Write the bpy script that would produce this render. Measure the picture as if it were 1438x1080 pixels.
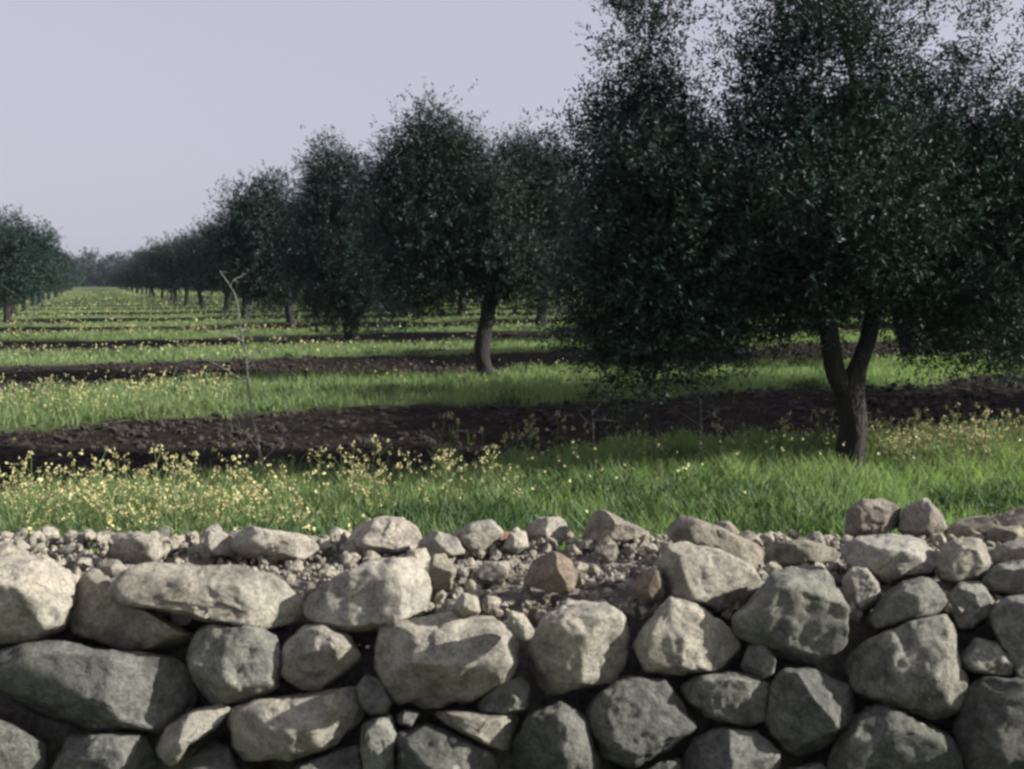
import bpy, math, random
import numpy as np
from mathutils import Vector, noise, Matrix
R = math.radians
for o in list(bpy.data.objects): bpy.data.objects.remove(o)
sc = bpy.context.scene
col = sc.collection
rng = np.random.default_rng(7); random.seed(7)

# ------------------------------------------------------------------ camera
W0, H0, F = 1438.0, 1080.0, 1398.0
PITCH = math.atan(145.0 / F); CH = 1.6
cam = bpy.data.cameras.new('camera'); cam.sensor_width = 36; cam.lens = 35.0
cam.clip_end = 5000; cam.clip_start = 0.05
camo = bpy.data.objects.new('camera', cam); col.objects.link(camo)
camo.location = (0, 0, CH); camo.rotation_euler = (math.pi / 2 - PITCH, 0, 0)
cam.dof.use_dof = True; cam.dof.focus_distance = 5.0; cam.dof.aperture_fstop = 6.3
sc.camera = camo
# ------------------------------------------------------------------ light
SUN_EL = R(26); SUN_AZ = R(96)            # azimuth clockwise from +Y (view direction)
w = bpy.data.worlds.new('World'); sc.world = w; w.use_nodes = True
nt = w.node_tree; nt.nodes.clear()
sky = nt.nodes.new('ShaderNodeTexSky'); sky.sky_type = 'NISHITA'; sky.sun_disc = False
sky.sun_elevation = SUN_EL; sky.sun_rotation = SUN_AZ; sky.altitude = 100
sky.air_density = 1.0; sky.dust_density = 3.0; sky.ozone_density = 1.5
hsv = nt.nodes.new('ShaderNodeHueSaturation'); hsv.inputs['Saturation'].default_value = 0.45
mx = nt.nodes.new('ShaderNodeMix'); mx.data_type = 'RGBA'; mx.inputs[0].default_value = .72
mx.inputs[7].default_value = (4.95, 4.85, 5.85, 1)   # pale hazy lavender sky
bg = nt.nodes.new('ShaderNodeBackground'); bg.inputs[1].default_value = 0.062
wo = nt.nodes.new('ShaderNodeOutputWorld')
nt.links.new(sky.outputs[0], hsv.inputs['Color']); nt.links.new(hsv.outputs[0], mx.inputs[6])
nt.links.new(mx.outputs[2], bg.inputs[0]); nt.links.new(bg.outputs[0], wo.inputs[0])
sl = bpy.data.lights.new('sun', 'SUN'); sl.energy = 5.0; sl.angle = R(0.5); sl.color = (1.0, 0.96, 0.89)
so = bpy.data.objects.new('sun', sl); col.objects.link(so); so.location = (20, 0, 20)
sdir = Vector((math.sin(SUN_AZ) * math.cos(SUN_EL), math.cos(SUN_AZ) * math.cos(SUN_EL), math.sin(SUN_EL)))
so.rotation_euler = sdir.to_track_quat('Z', 'Y').to_euler()
sc.view_settings.view_transform = 'Standard'; sc.view_settings.look = 'None'
sc.view_settings.exposure = 1.0; sc.view_settings.gamma = 1
sc.render.engine = 'CYCLES'
sc.cycles.max_bounces = 5; sc.cycles.diffuse_bounces = 3; sc.cycles.transmission_bounces = 3
sc.cycles.pixel_filter_type = 'BLACKMAN_HARRIS'; sc.cycles.filter_width = 2.8

# ------------------------------------------------------------------ helpers
sp, cp = math.sin(PITCH), math.cos(PITCH)
def ray(px, py):
    X = (px - 719) / F; Y = -(py - 540) / F
    return np.array([X, Y * sp + cp, Y * cp - sp])
def at(px, py, D):                       # point of the ray through a pixel on the plane y = D
    d = ray(px, py); k = D / d[1]
    return np.array([d[0] * k, D, CH + d[2] * k])
def depth_on(py, z=0.0, px=719):         # depth at which that pixel row meets height z
    d = ray(px, py); return (z - CH) / d[2] * d[1]
def gnd(px, py): return at(px, py, depth_on(py))
UV = np.array([-.39, .921]); VV = np.array([.921, .39])       # along the rows / across them
def grid(v, t): return VV * v + UV * t
def tag(o, label=None, cat=None, group=None, kind=None):
    if label: o['label'] = label
    if cat: o['category'] = cat
    if group: o['group'] = group
    if kind: o['kind'] = kind
    return o
def empty(name, loc):
    o = bpy.data.objects.new(name, None); col.objects.link(o); o.location = loc; o.empty_display_size = .2; return o
def mk(name, V, Fq, mat, parent=None, smooth=False, rnd=None):
    """mesh from numpy verts and (n,k) faces"""
    V = np.asarray(V, dtype=np.float32); Fq = np.asarray(Fq, dtype=np.int32)
    me = bpy.data.meshes.new(name); n, k = Fq.shape
    me.vertices.add(len(V)); me.vertices.foreach_set('co', V.ravel())
    me.loops.add(n * k); me.loops.foreach_set('vertex_index', Fq.ravel())
    me.polygons.add(n); me.polygons.foreach_set('loop_start', np.arange(0, n * k, k, dtype=np.int32))
    me.polygons.foreach_set('use_smooth', np.full(n, smooth, dtype=bool))
    if rnd is not None:
        a = me.attributes.new('rnd', 'FLOAT', 'FACE'); a.data.foreach_set('value', np.asarray(rnd, dtype=np.float32))
    me.update(calc_edges=True)
    if isinstance(mat, (list, tuple)):
        for m_ in mat: me.materials.append(m_)
    else: me.materials.append(mat)
    o = bpy.data.objects.new(name, me); col.objects.link(o)
    if parent is not None: o.parent = parent
    return o
def unit(a): return a / np.maximum(np.linalg.norm(a, axis=-1, keepdims=True), 1e-9)
def cat_mesh(parts):
    Vs, Fs, off = [], [], 0
    for v, f in parts:
        Vs.append(v); Fs.append(np.asarray(f) + off); off += len(v)
    return np.concatenate(Vs), np.concatenate(Fs)
def catmull(P, n=6):
    P = [np.asarray(p, float) for p in P]
    if len(P) < 3: return np.array([P[0] + (P[-1] - P[0]) * i / n for i in range(n + 1)])
    Q = [2 * P[0] - P[1]] + P + [2 * P[-1] - P[-2]]; out = []
    for i in range(1, len(Q) - 2):
        for j in range(n):
            t = j / n; a, b, c, d = Q[i - 1:i + 3]
            out.append(.5 * ((2 * b) + (c - a) * t + (2 * a - 5 * b + 4 * c - d) * t * t + (3 * b - a - 3 * c + d) * t ** 3))
    out.append(P[-1]); return np.array(out)
def tube(P, rad, sides=8, gnarl=0.0, sub=5, seed=0):
    """tapered tube through P (k points, radius each)"""
    C = catmull([np.append(p, r) for p, r in zip(P, rad)], sub)
    pts, rr = C[:, :3], np.maximum(C[:, 3], .001)
    T = unit(np.gradient(pts, axis=0)); up = np.array([.3, 1, .2]); V = []
    A = unit(np.cross(T, up)); B = np.cross(T, A)
    ang = np.linspace(0, 2 * np.pi, sides, endpoint=False)
    for i in range(len(pts)):
        for a in ang:
            r = rr[i]
            if gnarl:
                r *= 1 + gnarl * noise.noise(Vector((math.cos(a) * 1.3 + seed, math.sin(a) * 1.3, i * .22))) + gnarl * .6 * math.sin(a * 3 + i * .25 + seed)
            V.append(pts[i] + r * (math.cos(a) * A[i] + math.sin(a) * B[i]))
    Fq = []
    for i in range(len(pts) - 1):
        for j in range(sides):
            k = (j + 1) % sides
            Fq.append((i * sides + j, i * sides + k, (i + 1) * sides + k, (i + 1) * sides + j))
    n = len(V); V.append(pts[-1]); l = (len(pts) - 1) * sides
    for j in range(0, sides, 1): Fq.append((l + j, l + (j + 1) % sides, n, n))
    return np.array(V), np.array(Fq)[:-sides]

# ------------------------------------------------------------------ materials
def newmat(name):
    m = bpy.data.materials.new(name); m.use_nodes = True; t = m.node_tree
    return m, t, t.nodes['Principled BSDF']
def N(t, typ, **kw):
    n = t.nodes.new(typ)
    for k, v in kw.items():
        if k in n.inputs.keys(): n.inputs[k].default_value = v
        else: setattr(n, k, v)
    return n
def ramp(t, stops):
    r = t.nodes.new('ShaderNodeValToRGB'); e = r.color_ramp.elements
    while len(e) < len(stops): e.new(.5)
    for x, (p, c) in zip(e, stops): x.position = p; x.color = (*c, 1) if len(c) == 3 else c
    return r
def mixc(t, a, b, f, mode='MIX'):
    m = t.nodes.new('ShaderNodeMix'); m.data_type = 'RGBA'; m.blend_type = mode
    for s, x in ((6, a), (7, b), (0, f)):
        if isinstance(x, (int, float)): m.inputs[s].default_value = x
        elif isinstance(x, tuple): m.inputs[s].default_value = (*x, 1)
        else: t.links.new(x, m.inputs[s])
    return m.outputs[2]
def leaf_mat(name, top, top2, under, trans=.2, rough=.55):
    m, t, b = newmat(name)
    at_ = N(t, 'ShaderNodeAttribute', attribute_name='rnd')
    g = N(t, 'ShaderNodeNewGeometry')
    nz = N(t, 'ShaderNodeTexNoise', Scale=1.1); tc = N(t, 'ShaderNodeTexCoord'); t.links.new(tc.outputs['Object'], nz.inputs['Vector'])
    c = mixc(t, top, top2, at_.outputs['Fac'])
    c = mixc(t, c, tuple(x * .7 for x in top), nz.outputs['Fac'])
    c = mixc(t, c, under, g.outputs['Backfacing'])
    t.links.new(c, b.inputs['Base Color']); b.inputs['Roughness'].default_value = rough
    b.inputs['Specular IOR Level'].default_value = .15
    if trans:
        tr = N(t, 'ShaderNodeBsdfTranslucent'); t.links.new(mixc(t, c, (1.0, 1.25, .6), 1.0, 'MULTIPLY'), tr.inputs['Color'])
        ms = N(t, 'ShaderNodeMixShader'); ms.inputs[0].default_value = trans
        t.links.new(b.outputs[0], ms.inputs[1]); t.links.new(tr.outputs[0], ms.inputs[2])
        t.links.new(ms.outputs[0], t.nodes['Material Output'].inputs[0])
    return m
M_OLIVE = leaf_mat('olive_leaves', (.024, .044, .037), (.062, .100, .087), (.018, .032, .028), .18)
M_PINE = leaf_mat('dark_evergreen', (.03, .05, .045), (.05, .075, .06), (.05, .07, .06), .05)
M_GRASS = leaf_mat('grass_blades', (.16, .22, .115), (.37, .39, .21), (.21, .28, .14), .5, .6)
M_YEL, t_, b_ = newmat('yellow_petals')
at_ = N(t_, 'ShaderNodeAttribute', attribute_name='rnd')
t_.links.new(mixc(t_, (.36, .32, .12), (.43, .41, .23), at_.outputs['Fac']), b_.inputs['Base Color']); b_.inputs['Roughness'].default_value = .7
def bark(name, c1, c2, s=9):
    m, t, b = newmat(name); tc = N(t, 'ShaderNodeTexCoord')
    mp = N(t, 'ShaderNodeMapping'); mp.inputs['Scale'].default_value = (1, 1, .35); t.links.new(tc.outputs['Object'], mp.inputs[0])
    n = N(t, 'ShaderNodeTexNoise', Scale=s, Detail=8, Roughness=.7); t.links.new(mp.outputs[0], n.inputs['Vector'])
    r = ramp(t, [(.3, c1), (.7, c2)]); t.links.new(n.outputs['Fac'], r.inputs[0]); t.links.new(r.outputs[0], b.inputs['Base Color'])
    v = N(t, 'ShaderNodeTexVoronoi', Scale=s * 2.2, feature='DISTANCE_TO_EDGE'); t.links.new(mp.outputs[0], v.inputs['Vector'])
    mm = N(t, 'ShaderNodeMath', operation='ADD'); t.links.new(n.outputs['Fac'], mm.inputs[0]); t.links.new(v.outputs[0], mm.inputs[1])
    bp = N(t, 'ShaderNodeBump', Strength=.9, Distance=.03); t.links.new(mm.outputs[0], bp.inputs['Height']); t.links.new(bp.outputs[0], b.inputs['Normal'])
    b.inputs['Roughness'].default_value = .95; return m
M_BARK = bark('olive_bark', (.007, .006, .0055), (.022, .019, .017))
M_TWIG = bark('dry_twig', (.15, .15, .14), (.26, .26, .245), 30)

def stone_mat():
    m, t, b = newmat('limestone'); tc = N(t, 'ShaderNodeTexCoord'); oi = N(t, 'ShaderNodeObjectInfo')
    add = N(t, 'ShaderNodeVectorMath', operation='ADD'); cmb = N(t, 'ShaderNodeCombineXYZ')
    mu = N(t, 'ShaderNodeMath', operation='MULTIPLY'); mu.inputs[1].default_value = 37
    t.links.new(oi.outputs['Random'], mu.inputs[0]); t.links.new(mu.outputs[0], cmb.inputs[0]); t.links.new(mu.outputs[0], cmb.inputs[1])
    t.links.new(tc.outputs['Object'], add.inputs[0]); t.links.new(cmb.outputs[0], add.inputs[1]); P = add.outputs[0]
    n1 = N(t, 'ShaderNodeTexNoise', Scale=5, Detail=8, Roughness=.65); t.links.new(P, n1.inputs['Vector'])
    n2 = N(t, 'ShaderNodeTexNoise', Scale=22, Detail=10, Roughness=.72); t.links.new(P, n2.inputs['Vector'])
    n3 = N(t, 'ShaderNodeTexNoise', Scale=110, Detail=6, Roughness=.7); t.links.new(P, n3.inputs['Vector'])
    n4 = N(t, 'ShaderNodeTexNoise', Scale=9, Detail=9, Roughness=.75, Distortion=.6); t.links.new(P, n4.inputs['Vector'])
    r1 = ramp(t, [(.30, (.62, .60, .56)), (.5, (.86, .83, .76)), (.72, (1.0, .93, .80))]); t.links.new(n1.outputs['Fac'], r1.inputs[0])
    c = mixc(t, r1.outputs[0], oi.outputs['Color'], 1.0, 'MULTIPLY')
    r2 = ramp(t, [(.33, (.45, .45, .46)), (.55, (.95, .95, .95)), (.75, (1.15, 1.12, 1.08))]); t.links.new(n2.outputs['Fac'], r2.inputs[0])
    c = mixc(t, c, r2.outputs[0], .95, 'MULTIPLY')
    # dark lichen blotches, stronger on stones whose alpha is low
    th = N(t, 'ShaderNodeMath', operation='SUBTRACT'); t.links.new(n4.outputs['Fac'], th.inputs[0]); t.links.new(oi.outputs['Alpha'], th.inputs[1])
    r3 = ramp(t, [(.0, (0, 0, 0)), (.10, (1, 1, 1))]); t.links.new(th.outputs[0], r3.inputs[0])
    lf = N(t, 'ShaderNodeMath', operation='MULTIPLY'); lf.inputs[1].default_value = .72; t.links.new(r3.outputs[0], lf.inputs[0])
    c = mixc(t, c, (.075, .08, .07), lf.outputs[0])
    # pale lichen flecks
    v = N(t, 'ShaderNodeTexVoronoi', Scale=26); t.links.new(P, v.inputs['Vector'])
    r4 = ramp(t, [(.0, (1, 1, 1)), (.16, (1, 1, 1)), (.24, (0, 0, 0))]); t.links.new(v.outputs['Distance'], r4.inputs[0])
    r5 = ramp(t, [(.56, (0, 0, 0)), (.60, (.6, .6, .6))]); t.links.new(n1.outputs['Fac'], r5.inputs[0])
    c = mixc(t, c, (.50, .50, .44), mixc(t, r4.outputs[0], r5.outputs[0], 1.0, 'MULTIPLY'))
    r6 = ramp(t, [(.35, (.50, .50, .51)), (.6, (1.12, 1.12, 1.10))]); t.links.new(n3.outputs['Fac'], r6.inputs[0])
    c = mixc(t, c, r6.outputs[0], .75, 'MULTIPLY')
    t.links.new(c, b.inputs['Base Color']); b.inputs['Roughness'].default_value = .95; b.inputs['Specular IOR Level'].default_value = .15
    s1 = N(t, 'ShaderNodeMath', operation='MULTIPLY_ADD'); s1.inputs[1].default_value = .35
    t.links.new(n3.outputs['Fac'], s1.inputs[0]); t.links.new(n2.outputs['Fac'], s1.inputs[2])
    bp = N(t, 'ShaderNodeBump', Strength=1.0, Distance=.022); t.links.new(s1.outputs[0], bp.inputs['Height']); t.links.new(bp.outputs[0], b.inputs['Normal'])
    return m
M_STONE = stone_mat()

def ground_mat():
    m, t, b = newmat('orchard_ground'); g = N(t, 'ShaderNodeNewGeometry'); P = g.outputs['Position']
    a = N(t, 'ShaderNodeAttribute', attribute_name='soil')
    n1 = N(t, 'ShaderNodeTexNoise', Scale=1.3, Detail=8, Roughness=.7); t.links.new(P, n1.inputs['Vector'])
    n2 = N(t, 'ShaderNodeTexNoise', Scale=14, Detail=8, Roughness=.75); t.links.new(P, n2.inputs['Vector'])
    so_ = ramp(t, [(.3, (.008, .006, .005)), (.5, (.017, .013, .011)), (.74, (.055, .042, .035))]); t.links.new(n2.outputs['Fac'], so_.inputs[0])
    gr = ramp(t, [(.3, (.05, .075, .03)), (.55, (.12, .16, .065)), (.75, (.22, .24, .11))])
    mm = N(t, 'ShaderNodeMath', operation='ADD'); mm.inputs[1].default_value = 0
    t.links.new(mixc(t, n1.outputs['Fac'], n2.outputs['Fac'], .5), gr.inputs[0])
    t.links.new(mixc(t, gr.outputs[0], so_.outputs[0], a.outputs['Fac']), b.inputs['Base Color'])
    b.inputs['Roughness'].default_value = 1; b.inputs['Specular IOR Level'].default_value = .1
    bp = N(t, 'ShaderNodeBump', Strength=1, Distance=.06); t.links.new(n2.outputs['Fac'], bp.inputs['Height']); t.links.new(bp.outputs[0], b.inputs['Normal'])
    return m

# ------------------------------------------------------------------ ground: ploughed strips across grass
PER = 8.7
def vnoise(x, y, s, seed=0):
    """cheap smooth value noise"""
    x = x * s + seed * 17.3; y = y * s + seed * 5.7
    xi, yi = np.floor(x), np.floor(y); fx, fy = x - xi, y - yi; fx = fx * fx * (3 - 2 * fx); fy = fy * fy * (3 - 2 * fy)
    def h(a, b):
        q = np.sin(a * 127.1 + b * 311.7 + seed) * 43758.5453; return q - np.floor(q)
    return (h(xi, yi) * (1 - fx) + h(xi + 1, yi) * fx) * (1 - fy) + (h(xi, yi + 1) * (1 - fx) + h(xi + 1, yi + 1) * fx) * fy
def soil_mask(x, y):
    t = x * UV[0] + y * UV[1]
    t = t + (vnoise(x, y, .45, 1) - .5) * 1.2 + (vnoise(x, y, 2.2, 2) - .5) * .5
    ph = np.mod(t - 7.6, PER)
    m = np.clip(np.minimum(ph, 4.6 - ph) / .25 + .5, 0, 1)
    fade = np.clip((t - 6.8), 0, 1) * np.clip((150 - t) / 60, 0, 1)
    return m * fade
def axis(lo, hi, n, c, sharp):
    a = np.linspace(np.arcsinh((lo - c) / sharp), np.arcsinh((hi - c) / sharp), n); return np.sinh(a) * sharp + c
gx = axis(-900, 900, 420, 0, 7); gy = axis(-40, 2400, 520, 8, 5)
GX, GY = np.meshgrid(gx, gy); gx_, gy_ = GX.ravel(), GY.ravel()
sm = soil_mask(gx_, gy_)
near = np.clip(1.6 - np.hypot(gx_, gy_ - 8) / 30, 0, 1)
Z = near * (sm * ((vnoise(gx_, gy_, 4.5, 3) - .5) * .10 + (vnoise(gx_, gy_, 9, 4) - .5) * .07 - .04) + (vnoise(gx_, gy_, .5, 5) - .5) * .08)
Z[gy_ < 2.4] = 0
V = np.stack([gx_, gy_, Z], 1); nx_, ny_ = len(gx), len(gy)
ii = (np.arange(ny_ - 1)[:, None] * nx_ + np.arange(nx_ - 1)[None]).ravel()
ground = mk('ground', V, np.stack([ii, ii + 1, ii + nx_ + 1, ii + nx_], 1), ground_mat(), smooth=True)
a = ground.data.attributes.new('soil', 'FLOAT', 'POINT'); a.data.foreach_set('value', sm.astype(np.float32))
tag(ground, kind='structure')

# ------------------------------------------------------------------ grass and flowers (ground cover)
def in_view(x, y, margin=1.10): return (np.abs(x) < y * .515 * margin + .4) & (y > 2.75)
def scatter(n, x0, x1, y0, y1):
    x = rng.uniform(x0, x1, n); y = rng.uniform(y0, y1, n); return x, y
def blades(x, y, h, wd):
    n = len(x); a = rng.uniform(0, 2 * np.pi, n); lean = rng.uniform(.1, .75, n) * h; la = rng.uniform(0, 2 * np.pi, n)
    side = np.stack([np.cos(a), np.sin(a), np.zeros(n)], 1) * wd[:, None] * .5
    base = np.stack([x, y, np.zeros(n) - .03], 1); ld = np.stack([np.cos(la), np.sin(la), np.zeros(n)], 1) * lean[:, None]
    mid = base + ld * .35 + np.array([0, 0, 1]) * (h * .6)[:, None]; tip = base + ld + np.array([0, 0, 1]) * h[:, None]
    V = np.stack([base - side * .7, base + side * .7, mid + side, mid - side, tip + side * .15, tip - side * .15], 1).reshape(-1, 3)
    i = (np.arange(n) * 6)[:, None]
    Fq = np.concatenate([i + np.array([[0, 1, 2, 3]]), i + np.array([[3, 2, 4, 5]])], 1).reshape(-1, 4)
    return V, Fq, np.repeat(rng.uniform(0, 1, n), 2)
GV, GF, GR = [], [], []; off = 0
for (n, x0, x1, y0, y1, h0, h1, wd) in ((190000, -5.2, 5.4, 2.8, 9.6, .05, .21, .008), (90000, -11, 11, 9.6, 19.5, .06, .19, .013),
                                        (90000, -17, 20, 19.5, 32, .04, .14, .02), (90000, -30, 34, 32, 60, .04, .13, .035), (90000, -75, 50, 60, 150, .05, .15, .08)):
    x, y = scatter(n, x0, x1, y0, y1)
    d = vnoise(x, y, 1.4, 6) * .6 + vnoise(x, y, 5, 7) * .6
    k = in_view(x, y) & (rng.uniform(0, 1, n) > soil_mask(x, y) * 1.03) & (rng.uniform(0, 1, n) < .45 + d)
    x, y, d = x[k], y[k], d[k]
    h = rng.uniform(h0, h1, len(x)) * (.45 + d)
    v, f, r = blades(x, y, h, np.full(len(x), wd) * rng.uniform(.6, 1.5, len(x)))
    GV.append(v); GF.append(f + off); GR.append(r); off += len(v)
tag(mk('grass', np.concatenate(GV), np.concatenate(GF), M_GRASS, rnd=np.concatenate(GR)),
    'green grass and weeds growing in strips between the ploughed soil', 'grass', kind='stuff')

# darker leafy weeds in clumps (first patch: dark leaves painting the trunk's shadow), and clods on the ploughed strip
M_WEED_SHADOW = leaf_mat('weed_and_shadow_leaves', (.045, .085, .035), (.11, .17, .075), (.08, .13, .055), .3, .6)
WC = []
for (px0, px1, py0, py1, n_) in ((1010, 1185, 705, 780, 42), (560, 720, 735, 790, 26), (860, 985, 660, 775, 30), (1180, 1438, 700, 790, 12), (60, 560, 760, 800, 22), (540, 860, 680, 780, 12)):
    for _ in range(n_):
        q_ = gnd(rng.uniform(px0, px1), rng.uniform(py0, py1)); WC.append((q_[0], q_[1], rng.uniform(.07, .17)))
for _ in range(260):
    y_ = rng.uniform(8, 34); WC.append((rng.uniform(-.5, .5) * y_, y_, rng.uniform(.08, .2)))
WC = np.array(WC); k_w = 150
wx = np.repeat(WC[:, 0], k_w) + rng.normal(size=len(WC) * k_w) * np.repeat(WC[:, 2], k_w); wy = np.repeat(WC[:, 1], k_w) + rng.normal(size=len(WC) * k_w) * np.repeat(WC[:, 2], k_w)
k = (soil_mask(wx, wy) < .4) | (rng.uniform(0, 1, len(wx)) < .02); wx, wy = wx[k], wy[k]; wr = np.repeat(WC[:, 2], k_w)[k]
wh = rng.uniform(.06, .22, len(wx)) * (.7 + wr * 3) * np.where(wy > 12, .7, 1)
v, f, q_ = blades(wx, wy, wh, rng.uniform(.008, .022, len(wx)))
tag(mk('weeds', v, f, M_WEED_SHADOW, rnd=q_), 'dark green leafy weeds in clumps among the grass, one patch standing in for the trunk shadow', 'weeds', kind='stuff')
M_CLOD, t_, b_ = newmat('soil_clod'); tc = N(t_, 'ShaderNodeTexCoord')
n_ = N(t_, 'ShaderNodeTexNoise', Scale=9, Detail=8, Roughness=.75); t_.links.new(tc.outputs['Object'], n_.inputs['Vector'])
r_ = ramp(t_, [(.35, (.010, .008, .007)), (.55, (.030, .023, .019)), (.75, (.10, .08, .066))]); t_.links.new(n_.outputs['Fac'], r_.inputs[0]); t_.links.new(r_.outputs[0], b_.inputs['Base Color']); b_.inputs['Roughness'].default_value = 1
import bmesh
bm_ = bmesh.new(); bmesh.ops.create_icosphere(bm_, subdivisions=1, radius=1); S1 = np.array([q.co[:] for q in bm_.verts]); F1 = np.array([[q.index for q in g.verts] for g in bm_.faces]); bm_.free()
x, y = scatter(90000, -12, 12, 6.5, 24); k = in_view(x, y) & (soil_mask(x, y) > .6) & (rng.uniform(0, 1, len(x)) < .42); x, y = x[k], y[k]
sz = np.minimum(rng.exponential(.014, len(x)) + .008, .07)
V = S1[None] * rng.uniform(.55, 1.35, (len(x), len(S1), 1)) * sz[:, None, None] * np.array([1, 1, .75]) + np.stack([x, y, -.02 + (vnoise(x, y, 4.5, 3) - .5) * .10], 1)[:, None]
tag(mk('soil_clods', V.reshape(-1, 3), (F1[None] + (np.arange(len(x)) * len(S1))[:, None, None]).reshape(-1, 3), M_CLOD), 'dark earth clods lying on the ploughed strips', 'clods', kind='stuff')

def blossoms(P, s):
    """clusters of small four-petal blossoms at points P with size s: three crossed quads each"""
    n = len(P); Vs = []
    for k in range(3):
        a = unit(rng.normal(size=(n, 3))); b = unit(np.cross(a, rng.normal(size=(n, 3))))
        c = P + rng.normal(size=(n, 3)) * (s * .35)[:, None]
        a = a * (s * .5)[:, None]; b = b * (s * .5)[:, None]
        Vs.append(np.stack([c - a, c - b, c + a, c + b], 1))
    V = np.stack(Vs, 1).reshape(-1, 3); m = len(V) // 4
    return V, np.arange(m * 4).reshape(m, 4)
# flower cover: the uncountable rest
FP, FS = [], []
def fl(n, x0, x1, y0, y1, z0, z1, s0, s1, dens):
    x, y = scatter(n, x0, x1, y0, y1); k = in_view(x, y) & (rng.uniform(0, 1, n) < dens(x, y)) & (rng.uniform(0, 1, n) > soil_mask(x, y) * .97)
    x, y = x[k], y[k]; FP.append(np.stack([x, y, rng.uniform(z0, z1, len(x))], 1)); FS.append(rng.uniform(s0, s1, len(x)))
pxof = lambda x, y: 719 + x / y * F
fl(9000, -5, 5.2, 4.2, 9.4, .14, .36, .012, .028, lambda x, y: np.where(pxof(x, y) < 520, .60 * np.clip((y - 4.3) / 1.2, 0, 1), np.where(pxof(x, y) > 1150, .5 * (y > 7.9), .12 * (y > 6.0))) * (vnoise(x, y, 1.8, 9) > .35))
fl(10000, -11, 11, 11, 19.5, .10, .32, .015, .03, lambda x, y: np.where(pxof(x, y) < 330, .7, .10) * (vnoise(x, y, .9, 10) > .3))
fl(12000, -17, 18, 19.5, 34, .08, .26, .02, .045, lambda x, y: np.where(pxof(x, y) < 480, .5, .28) * (vnoise(x, y, .6, 11) > .25))
fl(14000, -30, 34, 34, 60, .06, .22, .03, .06, lambda x, y: np.full(len(x), .5))
fl(14000, -75, 50, 60, 150, .08, .22, .05, .11, lambda x, y: np.full(len(x), .45))
v, f = blossoms(np.concatenate(FP), np.concatenate(FS))
tag(mk('wildflowers', v, f, M_YEL, rnd=rng.uniform(0, 1, len(f))), 'small yellow wildflowers scattered through the grass strips', 'wildflowers', kind='stuff')
M_STEM, t_, b_ = newmat('flower_stem'); b_.inputs['Base Color'].default_value = (.12, .17, .05, 1); b_.inputs['Roughness'].default_value = .7
flower_protos = []
for k in range(6):
    st, heads = [], []
    H = rng.uniform(.42, .60)
    def seg(p, q, r): st.append(tube([p, (np.array(p) + q) / 2 + rng.normal(size=3) * .012, q], [r, r * .8, r * .5], 4, sub=2))
    top = np.array([rng.normal() * .05, rng.normal() * .05, H]); seg(np.array([0, 0, -.03.__float__()]), top, .0035); heads.append(top)
    for j in range(rng.integers(3, 6)):
        z = rng.uniform(.35, .8); p = top * z; a = rng.uniform(0, 6.28)
        q = p + np.array([math.cos(a) * .10, math.sin(a) * .10, rng.uniform(.08, .2)]); seg(p, q, .0025); heads.append(q)
    x = rng.normal(size=26) * .03; lv = blades(x, rng.normal(size=26) * .03, rng.uniform(.08, .26, 26), np.full(26, .014))
    sv, sf = cat_mesh(st + [(lv[0], lv[1])])
    P = np.concatenate([h + rng.normal(size=(5, 3)) * [.011, .011, .014] for h in heads])
    flower_protos.append((sv, sf, *blossoms(P, rng.uniform(.013, .022, len(P)))))
proto_objs = []
spots = []
def add_spots(n, px0, px1, py0, py1):
    c = 0
    while c < n:
        px = rng.uniform(px0, px1); py = rng.uniform(py0, py1); p = gnd(px, py)
        spots.append((p[0], p[1])); c += 1
add_spots(90, 10, 430, 722, 790); add_spots(30, 430, 720, 705, 755); add_spots(10, 870, 1160, 640, 672)
add_spots(95, 1205, 1460, 640, 672); add_spots(10, 560, 850, 640, 690); add_spots(34, 0, 330, 572, 592)
for i, (x, y) in enumerate(spots):
    k = i % 6
    if i < 6:
        sv, sf, bv, bf = flower_protos[k]
        e = empty('yellow_wildflower', (x, y, 0))
        s_ = mk('stem', sv, sf, M_STEM, e, rnd=None); b_o = mk('blossom', bv, bf, M_YEL, e, rnd=rng.uniform(0, 1, len(bf)))
        proto_objs.append((e, s_, b_o))
    else:
        pe = proto_objs[k]; e = pe[0].copy(); col.objects.link(e)
        for ch in pe[1:]:
            c = ch.copy(); col.objects.link(c); c.parent = e
    e.location = (x, y, 0); e.rotation_euler = (0, 0, random.uniform(0, 6.28)); s = random.uniform(.5, .85); e.scale = (s, s, s)
    tag(e, 'tall yellow wildflower standing up out of the grass strip', 'wildflower', 'tall yellow wildflowers in the grass')

# ------------------------------------------------------------------ olive trees
def spray(P, A, L, nl, ll, lw):
    """leafy shoots: P start, A direction, L length; nl leaves each of size ll x lw"""
    n = len(P); j = (np.arange(nl) + .5) / nl
    pos = P[:, None] + A[:, None] * (L[:, None, None] * j[None, :, None])
    pos = pos.reshape(-1, 3); A2 = np.repeat(A, nl, 0); m = len(pos)
    side = unit(np.cross(A2, rng.normal(size=(m, 3)))); D = unit((A2 * .55 + side + rng.normal(size=(m, 3)) * .25) * np.array([1, 1, .75]))
    B = unit(np.cross(D, np.array([0, 0, 1.0]) + rng.normal(size=(m, 3)) * .55))
    l = (ll * rng.uniform(.6, 1.25, m))[:, None]; wv = B * (lw * rng.uniform(.7, 1.2, m))[:, None] * .5
    V = np.stack([pos, pos + D * l * .45 + wv, pos + D * l, pos + D * l * .45 - wv], 1).reshape(-1, 3)
    return V, np.arange(m * 4).reshape(m, 4)
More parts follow.
